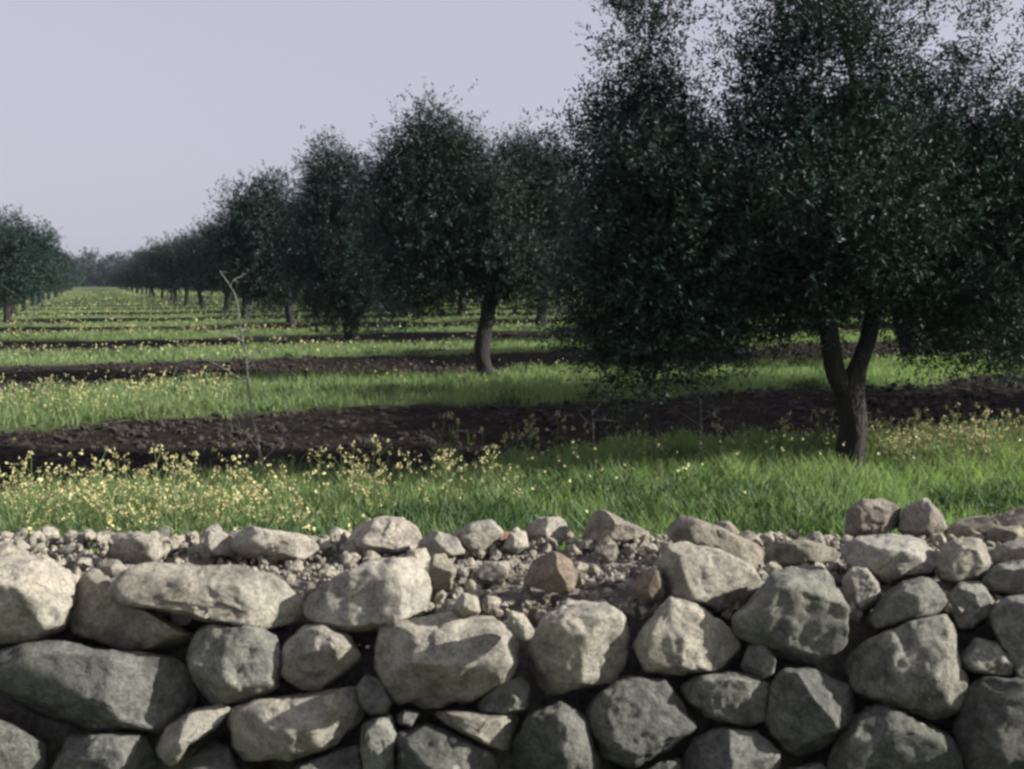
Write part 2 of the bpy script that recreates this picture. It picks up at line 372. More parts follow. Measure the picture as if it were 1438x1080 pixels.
def crown_mesh(lobes, nclump, nshoot, nl, ll, lw, spread, up=.35, seed=1, L=.28):
    """lobes: (cx,cy,cz,rx,ry,rz,weight[,shell]); returns verts, faces, clump centres"""
    wt = np.array([l[6] for l in lobes], float); wt /= wt.sum(); C, O, UPS = [], [], []
    for l, n in zip(lobes, np.round(wt * nclump).astype(int)):
        d = unit(rng.normal(size=(n, 3))); r = rng.uniform(.12, 1, n) ** .42
        C.append(np.array(l[:3]) + d * r[:, None] * np.array(l[3:6])); O.append(d)
    C = np.concatenate(C); O = np.concatenate(O); n = len(C)
    tp = (O[:, 2] > .35) & (rng.uniform(0, 1, n) < .30); C[tp, 2] += np.minimum(rng.exponential(spread * .8, tp.sum()), spread * 1.5)
    cs = rng.uniform(.6, 1.35, n)
    P = np.repeat(C, nshoot, 0) + rng.normal(size=(n * nshoot, 3)) * (np.repeat(cs, nshoot) * spread)[:, None] * np.array([1, 1, .8])
    A = unit(np.repeat(O, nshoot, 0) * .7 + rng.normal(size=P.shape) * .6 + np.array([0, 0, up]))
    V, Fq = spray(P, A, rng.uniform(.5, 1.4, len(P)) * L, nl, ll, lw)
    return V, Fq, C
def limbs_mesh(limbs, C, sides=7, thin=.012, maxn=160):
    parts = [tube(P, r, sides + 5, .12, 5, seed=i * 3.1) for i, (P, r) in enumerate(limbs)]
    nodes = np.concatenate([catmull(P, 3)[3:] for P, r in limbs])
    zc = np.quantile(C[:, 2], .35); idx = [i for i in rng.permutation(len(C)) if C[i, 2] > zc][:maxn]
    for i in idx:
        c = C[i]; dd = np.linalg.norm(nodes - c, axis=1) + np.maximum(0, nodes[:, 2] - c[2] + .2) * 1.5; b = nodes[np.argmin(dd)]
        L = np.linalg.norm(c - b)
        m_ = b * .5 + c * .5 + rng.normal(size=3) * L * .10 + np.array([0, 0, -.06 * L])
        parts.append(tube([b, m_, c], [thin * (1 + L * .9), thin * .8, thin * .3], 5, 0, 3))
    return cat_mesh(parts)
def build_tree(loc, limbs, lobes, nclump, nshoot, nl, ll, lw, spread, up=.35, mats=(None, None), thin=.012, name='olive_tree', L=.28, maxn=160):
    e = empty(name, loc)
    V, Fq, C = crown_mesh(lobes, nclump, nshoot, nl, ll, lw, spread, up, L=L)
    tv, tf = limbs_mesh(limbs, C, thin=thin, maxn=maxn)
    mk('trunk', tv, tf, mats[0] or M_BARK, e, smooth=True)
    V[:, 2] = np.where(V[:, 2] < .3, .3 + (V[:, 2] - .3) * .15 + .1, V[:, 2])
    mk('crown', V, Fq, mats[1] or M_OLIVE, e, rnd=np.repeat(rng.uniform(0, 1, len(Fq) // nl), nl) * .6 + rng.uniform(0, .4, len(Fq)))
    return e
def px_lobes(base, spec):
    out = []
    for (px, py, rx, ry, dy, wgt) in spec:
        D = base[1] + dy; c = at(px, py, D) - np.array([base[0], base[1], 0])
        out.append((c[0], c[1], c[2], rx / F * D, max(rx, ry * .8) / F * D * .72, ry / F * D, wgt))
    return out
def px_limb(base, pts):
    P, rr = [], []
    for (px, py, dy, rpx) in pts:
        D = base[1] + dy; P.append(at(px, py, D) - np.array([base[0], base[1], 0])); rr.append(rpx / F * D)
    return P, rr

# the near tree, right of the middle
b1 = gnd(1192, 670)
T1 = build_tree(tuple(b1), [
    px_limb(b1, [(1188, 695, 0, 30), (1191, 662, 0, 22), (1198, 600, 0, 19), (1193, 550, 0, 20), (1205, 515, 0, 13), (1220, 470, .1, 12), (1232, 400, .2, 12), (1240, 300, .2, 11), (1210, 180, .1, 8), (1190, 60, 0, 4)]),
    px_limb(b1, [(1190, 560, 0, 15), (1172, 520, -.05, 14), (1162, 460, -.1, 13), (1146, 405, -.2, 12), (1100, 330, .1, 8), (1010, 240, .3, 4.5), (940, 160, .3, 1.2)]),
    px_limb(b1, [(1228, 430, .2, 10), (1290, 350, .3, 8), (1370, 260, .4, 6), (1420, 170, .4, 3)]),
], px_lobes(b1, [
    (1130, 300, 190, 150, 0, 5), (930, 330, 120, 130, -.2, 3.2), (905, 210, 88, 75, .2, 1.7), (920, 50, 48, 90, .3, .6),
    (1150, 120, 100, 125, 0, 1.9), (1370, 330, 150, 120, .2, 4.0), (1360, 190, 80, 55, .2, .7), (1500, 260, 110, 120, .3, 1.6),
    (940, 455, 95, 80, -.2, 1.6), (1370, 440, 110, 75, .6, 1.3), (1180, 20, 85, 60, 0, .55), (1290, 70, 40, 70, .1, .16), (1400, 80, 60, 50, .2, .16), (1100, 400, 90, 50, .6, 1.0),
    (1250, 370, 110, 60, .4, 1.2), (1430, 440, 90, 80, 1.0, 1.2), (870, 420, 60, 80, 0, .9), (1010, 430, 70, 60, .2, .9)]),
    1350, 20, 13, .052, .017, .14, maxn=120)
tag(T1, 'large dark olive tree with forked trunk standing just behind the wall', 'olive tree')
b2 = gnd(683, 533)
T2 = build_tree(tuple(b2), [
    px_limb(b2, [(683, 540, 0, 15), (682, 520, 0, 11), (676, 495, 0, 11), (680, 465, 0, 11), (685, 430, 0, 10), (672, 380, 0, 8), (640, 300, 0, 6), (605, 230, 0, 3)]),
    px_limb(b2, [(684, 440, 0, 9), (705, 390, .2, 7), (730, 320, .3, 5), (745, 250, .3, 3)])],
    px_lobes(b2, [(660, 330, 125, 90, 0, 5), (595, 250, 62, 55, 0, 1.6), (603, 208, 36, 32, 0, .8), (640, 222, 22, 24, .2, .3), (750, 235, 34, 32, .4, .5), (555, 262, 24, 30, -.2, .4), (690, 265, 65, 55, .3, 1.3), (765, 280, 60, 75, .5, 1.5), (590, 370, 75, 65, -.3, 1.8), (755, 370, 70, 60, .3, 1.3), (690, 385, 70, 40, 0, 1)]),
    800, 17, 11, .075, .024, .18)
tag(T2, 'olive tree with thin leaning trunk, second in the row beyond the near tree', 'olive tree')
b3 = gnd(497, 483)
T3 = build_tree(tuple(b3), [
    px_limb(b3, [(497, 492, 0, 12), (495, 475, 0, 10), (490, 455, 0, 9), (478, 400, 0, 7), (470, 320, 0, 4), (468, 260, 0, 2)]),
    px_limb(b3, [(494, 460, 0, 8), (515, 410, .3, 6), (535, 330, .3, 3)])],
    px_lobes(b3, [(495, 350, 92, 75, 0, 5), (480, 270, 48, 42, 0, 1.2), (468, 242, 24, 26, 0, .5), (440, 262, 16, 22, 0, .25), (540, 280, 50, 50, .3, 1.2), (500, 425, 75, 32, 0, 1.8), (440, 350, 45, 60, 0, 1.2)]),
    640, 15, 10, .10, .03, .23)
tag(T3, 'round olive tree whose crown hangs low over a short trunk, third in the row', 'olive tree')
b4 = gnd(408, 463)
T4 = build_tree(tuple(b4), [
    px_limb(b4, [(408, 470, 0, 9), (408, 450, 0, 6), (405, 430, 0, 6), (395, 380, 0, 5), (385, 310, 0, 2)]),
    px_limb(b4, [(406, 430, 0, 5), (425, 380, .3, 4), (430, 320, .3, 2)])],
    px_lobes(b4, [(375, 355, 72, 62, 0, 4.5), (386, 282, 17, 34, 0, .5), (350, 292, 14, 22, 0, .25), (338, 315, 30, 32, 0, .8), (420, 320, 45, 55, 0, 1.5), (385, 405, 65, 28, 0, 1.2), (365, 290, 25, 22, 0, .3)]),
    520, 14, 9, .13, .04, .27)
tag(T4, 'olive tree with a clear dark trunk and spiky top, fourth in the row', 'olive tree')

# the rest of the orchard: five kinds, copied
def generic(seed, nclump, nshoot, nl, ll, lw, spread, maxn):
    r = np.random.default_rng(seed)
    h = r.uniform(2.35, 2.6); lobes = [(0, 0, h, 2.1, 2.1, 1.45, 5)]
    for k in range(6):
        a = k * 1.05 + r.uniform(-.4, .4); q = r.uniform(.9, 1.5)
        lobes.append((math.cos(a) * q, math.sin(a) * q, h + r.uniform(-.6, .9), r.uniform(.9, 1.3), r.uniform(.9, 1.3), r.uniform(.7, 1.1), 1.2))
    lobes.append((r.uniform(-.6, .6), r.uniform(-.6, .6), h + 1.5, .7, .7, .7, .5))
    ln = r.uniform(-.15, .15, 2); f = np.array([ln[0], ln[1], 1.0])
    limbs = [([(0, 0, -.15), (0, 0, .15), tuple(f * .6), tuple(f * 1.1), (ln[0] + .3, ln[1] + .2, 1.9), (.6, .4, 2.8)], [.22, .16, .13, .12, .09, .04]),
             ([tuple(f * .9), (ln[0] - .35, ln[1], 1.6), (-.9, -.2, 2.5), (-1.1, -.3, 3.2)], [.1, .08, .06, .03]),
             ([tuple(f * 1.0), (ln[0], ln[1] - .3, 1.7), (.2, -.9, 2.6)], [.09, .07, .04])]
    return build_tree((0, 0, 0), limbs, lobes, nclump, nshoot, nl, ll, lw, spread, maxn=maxn)
def copy_tree(e):
    c = e.copy(); col.objects.link(c)
    for ch in list(e.children):
        k = ch.copy(); col.objects.link(k); k.parent = c
    return c
mid_kinds = [generic(s, 420, 13, 8, .12, .04, .22, 60) for s in (11, 12, 13)]
far_kinds = [generic(s, 260, 10, 6, .20, .08, .28, 20) for s in (21, 22)]
used = set()
def place(kinds, i, v, t, s, label, group):
    k = kinds[i % len(kinds)]
    e = k if k.name not in used else copy_tree(k); used.add(k.name)
    p = grid(v, t); e.location = (p[0] + random.uniform(-.25, .25), p[1] + random.uniform(-.25, .25), 0)
    e.rotation_euler = (0, 0, random.uniform(0, 6.28)); e.scale = (s * random.uniform(.95, 1.1), s * random.uniform(.95, 1.1), s * random.uniform(.92, 1.08))
    tag(e, label, 'olive tree', group)
i = 0
def vis(v, t, m=3.4):
    p = grid(v, t); return p[1] > 0 and abs(p[0]) < p[1] * .515 + m
G1, G2, G3 = 'olive trees of the main row', 'olive trees of the left-hand row', 'olive trees seen behind the main row'
place(mid_kinds, 0, 15.2, 6.6, 1.55, 'tall olive tree right of the near forked tree, out of view and enlarged for its shadow', None)  # unseen orchard tree, scaled up so its shadow darkens the ploughed soil
for q in range(4, 27):
    t = 6.6 + 8.75 * q; i += 1
    place(mid_kinds if t < 75 else far_kinds, i, 6.0, t, .96, 'small distant olive tree standing further along the main row', G1)
for q in range(3, 27):
    t = 6.6 + 8.75 * q; i += 1
    if vis(-3.1, t): place(mid_kinds if t < 75 else far_kinds, i, -3.1, t, .88, 'pale sunlit olive tree in the row at the left edge', G2)
for v in (15.2, 24.2, 33.2, 42.2):
    for q in range(1, 13):
        t = 6.6 + 8.75 * q; i += 1
        if vis(v, t) : place(mid_kinds if t < 45 else far_kinds, i, v, t, 1.25, 'olive tree in shade behind the main row', G3)
for v in (-12.1,):
    for q in range(4, 20):
        t = 6.6 + 8.75 * q; i += 1
        if vis(v, t): place(far_kinds, i, v, t, 1.0, 'olive tree behind the sunlit row at the left edge', 'olive trees behind the left-hand row')
# dark wood closing the view
wl = []
for k in range(46):
    x = -230 + k * 7 + rng.uniform(-3, 3); h = rng.uniform(5, 7) if not (-118 < x < -92) else rng.uniform(7.5, 9)
    wl.append((x, 262 + rng.uniform(-8, 8), h * .55, rng.uniform(4, 6.5), 4, h * .5, 1))
wl += [(-230 + k * 5, 268, 3.2, 5, 3, 3.4, 1) for k in range(64)]
V, Fq, _ = crown_mesh(wl, 4200, 10, 5, .9, .5, 1.0, L=1.2)
V[:, 2] = np.maximum(V[:, 2], .1)
tag(mk('distant_wood', V, Fq, M_PINE, rnd=rng.uniform(0, 1, len(Fq))), 'dark bluish wood closing the end of the grassy aisle', 'wood', kind='stuff')

# ------------------------------------------------------------------ bare sapling and dry stalks
def dry_plant(name, base_px, D, lines, label, cat):
    b = at(base_px[0], base_px[1], D); b[2] = 0
    e = empty(name, tuple(b)); first = True
    for pts in lines:
        P = [at(px, py, D + dy) - b for (px, py, dy, r) in pts]; rr = [r * .68 / F * D for (_, _, _, r) in pts]
        v, f = tube(P, rr, 6, .1, 4)
        if first: first = False; allp = [(v, f)]
        else: allp.append((v, f))
    st = mk('stem', *allp[0], M_TWIG, e, smooth=True)
    for (v0, _) in list(allp):
        ctr = v0[:len(v0) // 6 * 6].reshape(-1, 6, 3).mean(1)
        for _ in range(4 if len(lines) > 6 else 2):
            p = ctr[rng.integers(len(ctr) // 3, len(ctr))]; a = rng.normal(size=3) * [.06, .04, .04] + [0, 0, .02]
            allp.append(tube([p, p + a * .5 + rng.normal(size=3) * .008, p + a], [.0022, .0016, .0008], 6, 0, 4))
    v, f = cat_mesh(allp[1:]); mk('twigs', v, f, M_TWIG, e, smooth=True)
    return tag(e, label, cat)
sap = [[(374, 720, 0, 4), (370, 672, 0, 3.2), (362, 620, 0, 2.8), (353, 575, 0, 2.4), (348, 530, 0, 2.2), (346, 500, 0, 2)],
       [(346, 505, 0, 2), (338, 460, 0, 1.6), (332, 420, 0, 1.4), (322, 400, 0, 1.2), (308, 380, 0, .8)],
       [(322, 402, 0, 1.1), (330, 392, 0, .9), (340, 388, .05, .6)], [(345, 515, 0, 1.7), (360, 495, .1, 1.2), (385, 480, .2, .9), (402, 478, .2, .6)],
       [(347, 540, 0, 1.6), (330, 527, -.1, 1.2), (305, 512, -.2, .8), (285, 505, -.2, .5)], [(342, 480, 0, 1.2), (325, 470, -.1, .9), (300, 468, -.2, .5)],
       [(366, 650, 0, 1.5), (390, 625, .1, 1.1), (415, 600, .2, .8), (440, 590, .2, .4)], [(364, 632, 0, 1.4), (340, 605, -.1, 1), (310, 590, -.1, .5)],
       [(352, 570, 0, 1.2), (372, 545, .1, .8), (388, 525, .1, .4)], [(385, 480, .2, .7), (395, 465, .2, .4)], [(340, 470, 0, .9), (352, 440, .1, .6), (356, 418, .1, .4)]]
dry_plant('bare_sapling', (374, 720), 7.6, sap, 'pale bare sapling with thin leafless twigs standing in front of the dark soil', 'sapling')
dry_plant('dry_stalk', (990, 690), 8.2, [[(990, 700, 0, 2.2), (988, 650, 0, 1.8), (985, 600, 0, 1.5), (984, 560, 0, 1.2)], [(984, 562, 0, 1.1), (970, 545, 0, .9), (955, 532, 0, .5)],
    [(984, 565, 0, 1.1), (1000, 545, 0, .8), (1012, 535, 0, .4)], [(987, 600, 0, 1.1), (965, 585, 0, .8), (940, 570, 0, .5)], [(986, 590, 0, 1), (1010, 575, 0, .7), (1030, 572, 0, .4)]],
    'pale dry branching stalk left of the near tree trunk', 'dry stalk')
dry_plant('dry_stalk', (835, 650), 9.6, [[(835, 670, 0, 2), (834, 620, 0, 1.6), (832, 575, 0, 1.2)], [(832, 580, 0, 1), (845, 565, 0, .7), (858, 552, 0, .4)],
    [(833, 600, 0, 1), (818, 585, 0, .7), (812, 575, 0, .4)], [(833, 590, 0, .9), (850, 590, 0, .7), (868, 592, 0, .4)]],
    'small dry stalk at the edge of the lit ploughed soil', 'dry stalk')

# ------------------------------------------------------------------ dry stone wall
bpy.ops.mesh.primitive_ico_sphere_add(subdivisions=2); _t = bpy.context.object; bpy.data.objects.remove(_t)
_ico = {}
def ico(n):
    if n not in _ico:
        import bmesh
        bm = bmesh.new(); bmesh.ops.create_icosphere(bm, subdivisions=n, radius=1)
        _ico[n] = (np.array([v.co[:] for v in bm.verts]), np.array([[v.index for v in f.verts] for f in bm.faces])); bm.free()
    return _ico[n]
def rough(V, c, size, seed, a1=.045, a2=.013):
    out = V.copy(); s = Vector((seed * 3.7, seed * 1.3, seed * 7.1)); n = unit(V - c)
    for i in range(len(V)):
        p = Vector(V[i]) / size
        d = a1 * noise.fractal(p * 1.7 + s, 1.0, 2.0, 3) - a2 * abs(noise.fractal(p * 4.2 + s, .8, 2.1, 4)) * 1.6 + a2 * .3 * noise.noise(p * 26 + s) + .01
        ch = noise.noise(p * 1.9 - s); ch2 = noise.noise(p * 3.7 + s * 2)
        d -= .045 * min(max((ch - .08) / .05, 0), 1) + .03 * min(max((ch2 - .12) / .06, 0), 1)
        q = noise.voronoi(p * 3.1 + s)[0]; d -= .05 * max(0, .16 - (q[1] - q[0])) / .16 * a2 / .05
        out[i] += n[i] * (d * size)
    return out
def stone_verts(poly, D, thick, ridge=None, seed=0, sub=5, facets=13, bulge=.465, tilt=0.0):
    poly = np.array(poly, float); c = poly.mean(0)
    # radial profile of the outline
    nb = 360; th = np.linspace(0, 2 * np.pi, nb, endpoint=False); rad = np.zeros(nb)
    for i, a in enumerate(th):
        d = np.array([math.cos(a), math.sin(a)]); best = 0
        for j in range(len(poly)):
            p, q = poly[j] - c, poly[(j + 1) % len(poly)] - c; e = q - p; den = d[0] * e[1] - d[1] * e[0]
            if abs(den) < 1e-9: continue
            s = (p[0] * e[1] - p[1] * e[0]) / den; u = (p[0] * d[1] - p[1] * d[0]) / den
            if s > 0 and -1e-6 <= u <= 1 + 1e-6: best = max(best, s)
        rad[i] = best
    k = np.exp(-.5 * (np.arange(-12, 13) / 2.6) ** 2); k /= k.sum()
    rad = np.convolve(np.concatenate([rad[-12:], rad, rad[:12]]), k, 'valid')
    S, Fq = ico(sub); c2 = np.hypot(S[:, 0], S[:, 2]); ang = np.arctan2(-S[:, 2], S[:, 0]) % (2 * np.pi)
    r = np.interp(ang, np.append(th, 2 * np.pi), np.append(rad, rad[0]))
    nrm = (c2 ** (1 / bulge) + np.abs(S[:, 1]) ** (1 / bulge)) ** bulge
    A = c2 / nrm; B = S[:, 1] / nrm
    Cw = at(c[0], c[1], D); sc_ = np.linalg.norm(Cw - [0, 0, CH]) / math.sqrt(F * F + (c[0] - 719) ** 2 + (c[1] - 540) ** 2)
    u = unit(Cw - np.array([0, 0, CH])); X = np.array([1.0, 0, 0]); Zv = np.array([0, 0, 1.0]); k_ = sc_ * (1.075)
    Xs = r * np.cos(ang) * A * k_; Zs = -r * np.sin(ang) * A * k_ / cp
    V = Cw + Xs[:, None] * X + Zs[:, None] * Zv + (B * thick)[:, None] * np.array([u[0], 1.0, u[2] * 1.0])
    size = max(rad.mean() * sc_, .02)
    rg = np.random.default_rng(seed + 5)
    if ridge is not None:
        top = poly[:, 1].min(); T = at(c[0], top + 2, D); Rr = at(c[0], ridge, D - thick * .85)
        e = T - Rr; n = np.cross(np.array([1, 0, tilt]), e); n = n / np.linalg.norm(n)
        if n[2] < 0: n = -n
        h = (V - T) @ n; V -= np.outer(np.maximum(h, 0) * .85, n)
        nf = np.array([rg.uniform(-.22, .12), -1, -.12]); nf /= np.linalg.norm(nf); pr = (V - Cw) @ nf; h0 = thick * .70; V -= np.outer(np.maximum(pr - h0, 0) * .92, nf)
    for _ in range(facets):
        n = rg.normal(size=3); n[1] = -abs(n[1]) * 1.6; n /= np.linalg.norm(n)
        pr = (V - Cw) @ n; h0 = pr.max() * rg.uniform(.66, .92)
        V -= np.outer(np.maximum(pr - h0, 0) * .98, n)
    V = rough(V, Cw, size, seed)
    return V, Fq, Cw
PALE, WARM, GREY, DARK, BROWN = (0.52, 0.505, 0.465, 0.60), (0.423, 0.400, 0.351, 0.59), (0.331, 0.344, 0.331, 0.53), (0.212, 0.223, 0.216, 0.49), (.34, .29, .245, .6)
wall = empty('dry_stone_wall', (0, 2.45, 0))
tag(wall, 'rough dry stone wall of pale limestone running across the foreground', 'stone wall')
nst = [0]
def stone(poly, tone, D=None, th=.13, ridge=None, name='stone', parent=wall, label=None, cat=None, sub=5, facets=6, bulge=.5, tilt=0, group=None):
    nst[0] += 1
    py = max(p[1] for p in poly)
    if D is None: D = 2.22 - (py - 880) * .0004
    V, Fq, C = stone_verts(poly, D, th, ridge, nst[0], sub, facets, bulge, tilt)
    base = np.array([C[0], C[1], V[:, 2].min()])
    if parent is not None:
        base = C
        o = mk(name, V - base, Fq, M_STONE, parent, smooth=True); o.location = tuple(base - np.array([0, 2.45, 0]))
    else:
        o = mk(name, V - base, Fq, M_STONE, None, smooth=True); o.location = tuple(base)
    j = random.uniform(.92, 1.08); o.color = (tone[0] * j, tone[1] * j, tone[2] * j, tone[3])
    if label: o['label'] = label
    if cat: o['category'] = cat
    if group: o['group'] = group
    return o
# capping stones
stone([(-30, 795), (20, 779), (70, 783), (104, 802), (101, 850), (85, 888), (50, 902), (-30, 898)], PALE, 2.20, .16, 800, label='big pale block at the left end of the wall')
stone([(97, 842), (112, 800), (150, 800), (165, 845), (215, 862), (277, 893), (270, 914), (225, 921), (150, 907), (103, 888)], WARM, 2.24, .14, 850)
stone([(150, 838), (180, 800), (220, 790), (280, 797), (340, 795), (400, 817), (430, 850), (420, 873), (370, 883), (300, 872), (235, 856), (190, 852)], PALE, 2.20, .17, 862, tilt=-.1, label='long flat capping slab, sunlit on top')
stone([(433, 865), (436, 838), (480, 808), (530, 786), (580, 783), (601, 805), (604, 830), (590, 860), (555, 884), (488, 884), (446, 874)], PALE, 2.22, .16, 822, tilt=.22)
stone([(500, 890), (560, 878), (600, 866), (650, 861), (690, 868), (715, 893), (725, 928), (710, 958), (660, 985), (600, 993), (560, 984), (538, 955), (513, 920)], PALE, 2.16, .15, 905, label='large rounded stone in the middle of the wall')
stone([(739, 945), (752, 887), (763, 866), (800, 843), (848, 847), (872, 865), (881, 895), (876, 932), (859, 961), (811, 967), (756, 977)], PALE, 2.17, .13, 872)
stone([(883, 932), (892, 902), (918, 865), (941, 840), (970, 848), (1011, 874), (1035, 898), (1040, 924), (1022, 938), (959, 946), (892, 946)], PALE, 2.18, .12)
stone([(926, 805), (935, 768), (965, 763), (1010, 772), (1050, 792), (1067, 820), (1062, 845), (1030, 857), (985, 850), (940, 843), (928, 828)], PALE, 2.28, .14, 808)
stone([(1030, 865), (1055, 850), (1083, 806), (1110, 797), (1150, 797), (1172, 824), (1200, 858), (1203, 887), (1186, 910), (1144, 934), (1089, 922), (1037, 889)], GREY, 2.2, .14, 812, label='grey stone with dark lichen patches')
stone([(1181, 772), (1210, 752), (1260, 751), (1300, 758), (1324, 783), (1310, 803), (1272, 808), (1245, 820), (1222, 806), (1190, 792)], (.56, .55, .52, .74), 2.38, .13, 778, label='whitish flat capping stone')
stone([(1182, 818), (1195, 798), (1215, 797), (1239, 830), (1226, 850), (1208, 861), (1190, 846)], PALE, 2.3, .10)
stone([(1212, 880), (1235, 842), (1265, 818), (1300, 811), (1332, 830), (1334, 856), (1290, 871), (1250, 881), (1222, 887)], GREY, 2.26, .12)
stone([(1316, 790), (1325, 765), (1350, 754), (1380, 760), (1394, 785), (1376, 811), (1345, 821), (1321, 812)], (.45, .44, .40, .74), 2.36, .11, 775)
stone([(1332, 837), (1345, 820), (1375, 817), (1391, 840), (1401, 865), (1376, 887), (1345, 883), (1334, 862)], GREY, 2.28, .10)
stone([(1376, 815), (1400, 793), (1490, 778), (1490, 834), (1420, 833), (1388, 829)], GREY, 2.34, .13, 805)
# courses below
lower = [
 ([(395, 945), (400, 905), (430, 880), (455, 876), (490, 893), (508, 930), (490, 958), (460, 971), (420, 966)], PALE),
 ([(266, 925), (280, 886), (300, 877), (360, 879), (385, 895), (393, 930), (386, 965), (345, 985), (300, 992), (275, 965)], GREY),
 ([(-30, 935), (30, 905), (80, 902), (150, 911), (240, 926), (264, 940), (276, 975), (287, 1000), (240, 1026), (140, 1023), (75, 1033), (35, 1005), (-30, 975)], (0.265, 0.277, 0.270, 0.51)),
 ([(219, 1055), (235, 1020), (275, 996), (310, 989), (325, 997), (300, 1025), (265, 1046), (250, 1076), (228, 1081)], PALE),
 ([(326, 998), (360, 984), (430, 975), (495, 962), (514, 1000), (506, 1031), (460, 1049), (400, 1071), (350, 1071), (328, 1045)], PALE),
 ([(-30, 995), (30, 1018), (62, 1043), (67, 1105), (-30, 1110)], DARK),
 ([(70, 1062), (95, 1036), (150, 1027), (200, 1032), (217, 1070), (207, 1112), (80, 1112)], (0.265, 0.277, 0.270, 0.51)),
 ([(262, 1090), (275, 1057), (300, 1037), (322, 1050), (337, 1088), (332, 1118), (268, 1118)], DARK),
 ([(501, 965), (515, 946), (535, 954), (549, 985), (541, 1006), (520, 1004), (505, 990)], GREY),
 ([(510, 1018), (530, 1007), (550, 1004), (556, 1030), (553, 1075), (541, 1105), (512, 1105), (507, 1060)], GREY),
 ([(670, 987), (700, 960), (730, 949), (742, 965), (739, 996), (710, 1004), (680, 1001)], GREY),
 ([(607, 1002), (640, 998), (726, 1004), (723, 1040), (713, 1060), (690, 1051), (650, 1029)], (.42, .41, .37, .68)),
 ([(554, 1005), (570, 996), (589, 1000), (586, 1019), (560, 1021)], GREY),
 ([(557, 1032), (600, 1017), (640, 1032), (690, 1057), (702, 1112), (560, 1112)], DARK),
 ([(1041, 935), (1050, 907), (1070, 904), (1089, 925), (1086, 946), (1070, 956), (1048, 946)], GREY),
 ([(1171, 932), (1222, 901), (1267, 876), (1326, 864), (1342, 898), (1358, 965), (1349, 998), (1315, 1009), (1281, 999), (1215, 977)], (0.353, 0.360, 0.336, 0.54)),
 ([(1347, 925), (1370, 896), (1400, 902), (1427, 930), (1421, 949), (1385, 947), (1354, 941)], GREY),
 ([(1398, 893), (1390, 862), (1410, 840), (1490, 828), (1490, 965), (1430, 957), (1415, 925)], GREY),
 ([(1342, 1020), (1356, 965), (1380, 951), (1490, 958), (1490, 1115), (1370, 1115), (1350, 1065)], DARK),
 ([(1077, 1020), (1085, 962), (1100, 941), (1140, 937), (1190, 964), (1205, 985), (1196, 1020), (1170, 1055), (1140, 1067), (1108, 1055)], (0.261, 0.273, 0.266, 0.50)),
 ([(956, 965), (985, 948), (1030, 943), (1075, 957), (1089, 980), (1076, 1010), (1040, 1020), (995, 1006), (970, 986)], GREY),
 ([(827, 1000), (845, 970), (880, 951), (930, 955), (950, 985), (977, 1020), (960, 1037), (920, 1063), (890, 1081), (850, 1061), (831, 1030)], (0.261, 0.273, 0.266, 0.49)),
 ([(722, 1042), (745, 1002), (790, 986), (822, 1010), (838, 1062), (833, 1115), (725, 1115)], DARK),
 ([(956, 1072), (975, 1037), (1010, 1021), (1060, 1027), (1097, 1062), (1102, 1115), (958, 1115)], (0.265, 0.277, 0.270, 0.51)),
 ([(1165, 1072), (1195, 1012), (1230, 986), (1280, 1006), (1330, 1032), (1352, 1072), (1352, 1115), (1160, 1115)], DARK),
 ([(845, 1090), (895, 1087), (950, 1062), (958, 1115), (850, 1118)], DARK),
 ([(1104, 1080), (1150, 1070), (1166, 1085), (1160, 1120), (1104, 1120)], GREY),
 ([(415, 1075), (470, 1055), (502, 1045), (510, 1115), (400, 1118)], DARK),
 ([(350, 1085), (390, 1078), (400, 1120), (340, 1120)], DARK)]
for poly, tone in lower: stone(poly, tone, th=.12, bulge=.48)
# stones along the back of the top
def top(poly, tone, th=.07, ridge=None, **kw):
    py = max(p[1] for p in poly); return stone(poly, tone, depth_on(py, .86) + .03, th, ridge, sub=kw.pop('sub', 4), **kw)
top([(-30, 770), (15, 762), (44, 783), (30, 800), (-30, 800)], WARM)
top([(150, 788), (165, 757), (195, 747), (218, 755), (232, 778), (215, 793)], PALE)
top([(276, 768), (285, 748), (308, 743), (328, 757), (332, 780), (300, 784)], PALE)
top([(325, 770), (333, 750), (352, 739), (385, 745), (425, 751), (457, 773), (440, 787), (350, 783)], (.54, .52, .48, .72), sub=5)
top([(588, 762), (610, 745), (640, 755), (653, 776), (620, 787), (595, 782)], PALE)
top([(632, 752), (660, 735), (690, 730), (706, 746), (700, 771), (660, 779)], PALE)
top([(933, 738), (960, 723), (1005, 739), (1055, 761), (1088, 790), (1060, 802), (1010, 778), (965, 768), (940, 757)], WARM, sub=5)
top([(100, 800), (112, 783), (128, 784), (130, 800)], PALE)
top([(128, 800), (140, 786), (165, 786), (180, 800), (160, 812), (135, 812)], PALE)
top([(1325, 748), (1350, 729), (1400, 722), (1440, 709), (1490, 712), (1490, 752), (1400, 755), (1350, 755)], WARM, sub=5)
top([(668, 806), (680, 789), (715, 789), (719, 808), (700, 819), (675, 816)], PALE)
top([(636, 852), (650, 832), (670, 838), (674, 860), (648, 867)], PALE)
top([(600, 812), (606, 780), (625, 778), (640, 800), (632, 830), (612, 835)], WARM)
top([(711, 882), (717, 858), (735, 862), (753, 890), (736, 901)], PALE)
top([(890, 822), (900, 800), (926, 797), (934, 838), (915, 849), (897, 839)], BROWN)
top([(1060, 790), (1080, 762), (1130, 758), (1170, 770), (1182, 785), (1120, 795)], WARM)
top([(1390, 790), (1405, 765), (1440, 755), (1480, 760), (1480, 792), (1420, 796)], PALE)
top([(1380, 762), (1395, 742), (1430, 738), (1450, 752), (1430, 766)], WARM)
top([(562, 800), (575, 772), (598, 770), (606, 790), (590, 806)], PALE)
top([(705, 772), (715, 750), (738, 745), (742, 768), (725, 778)], PALE)
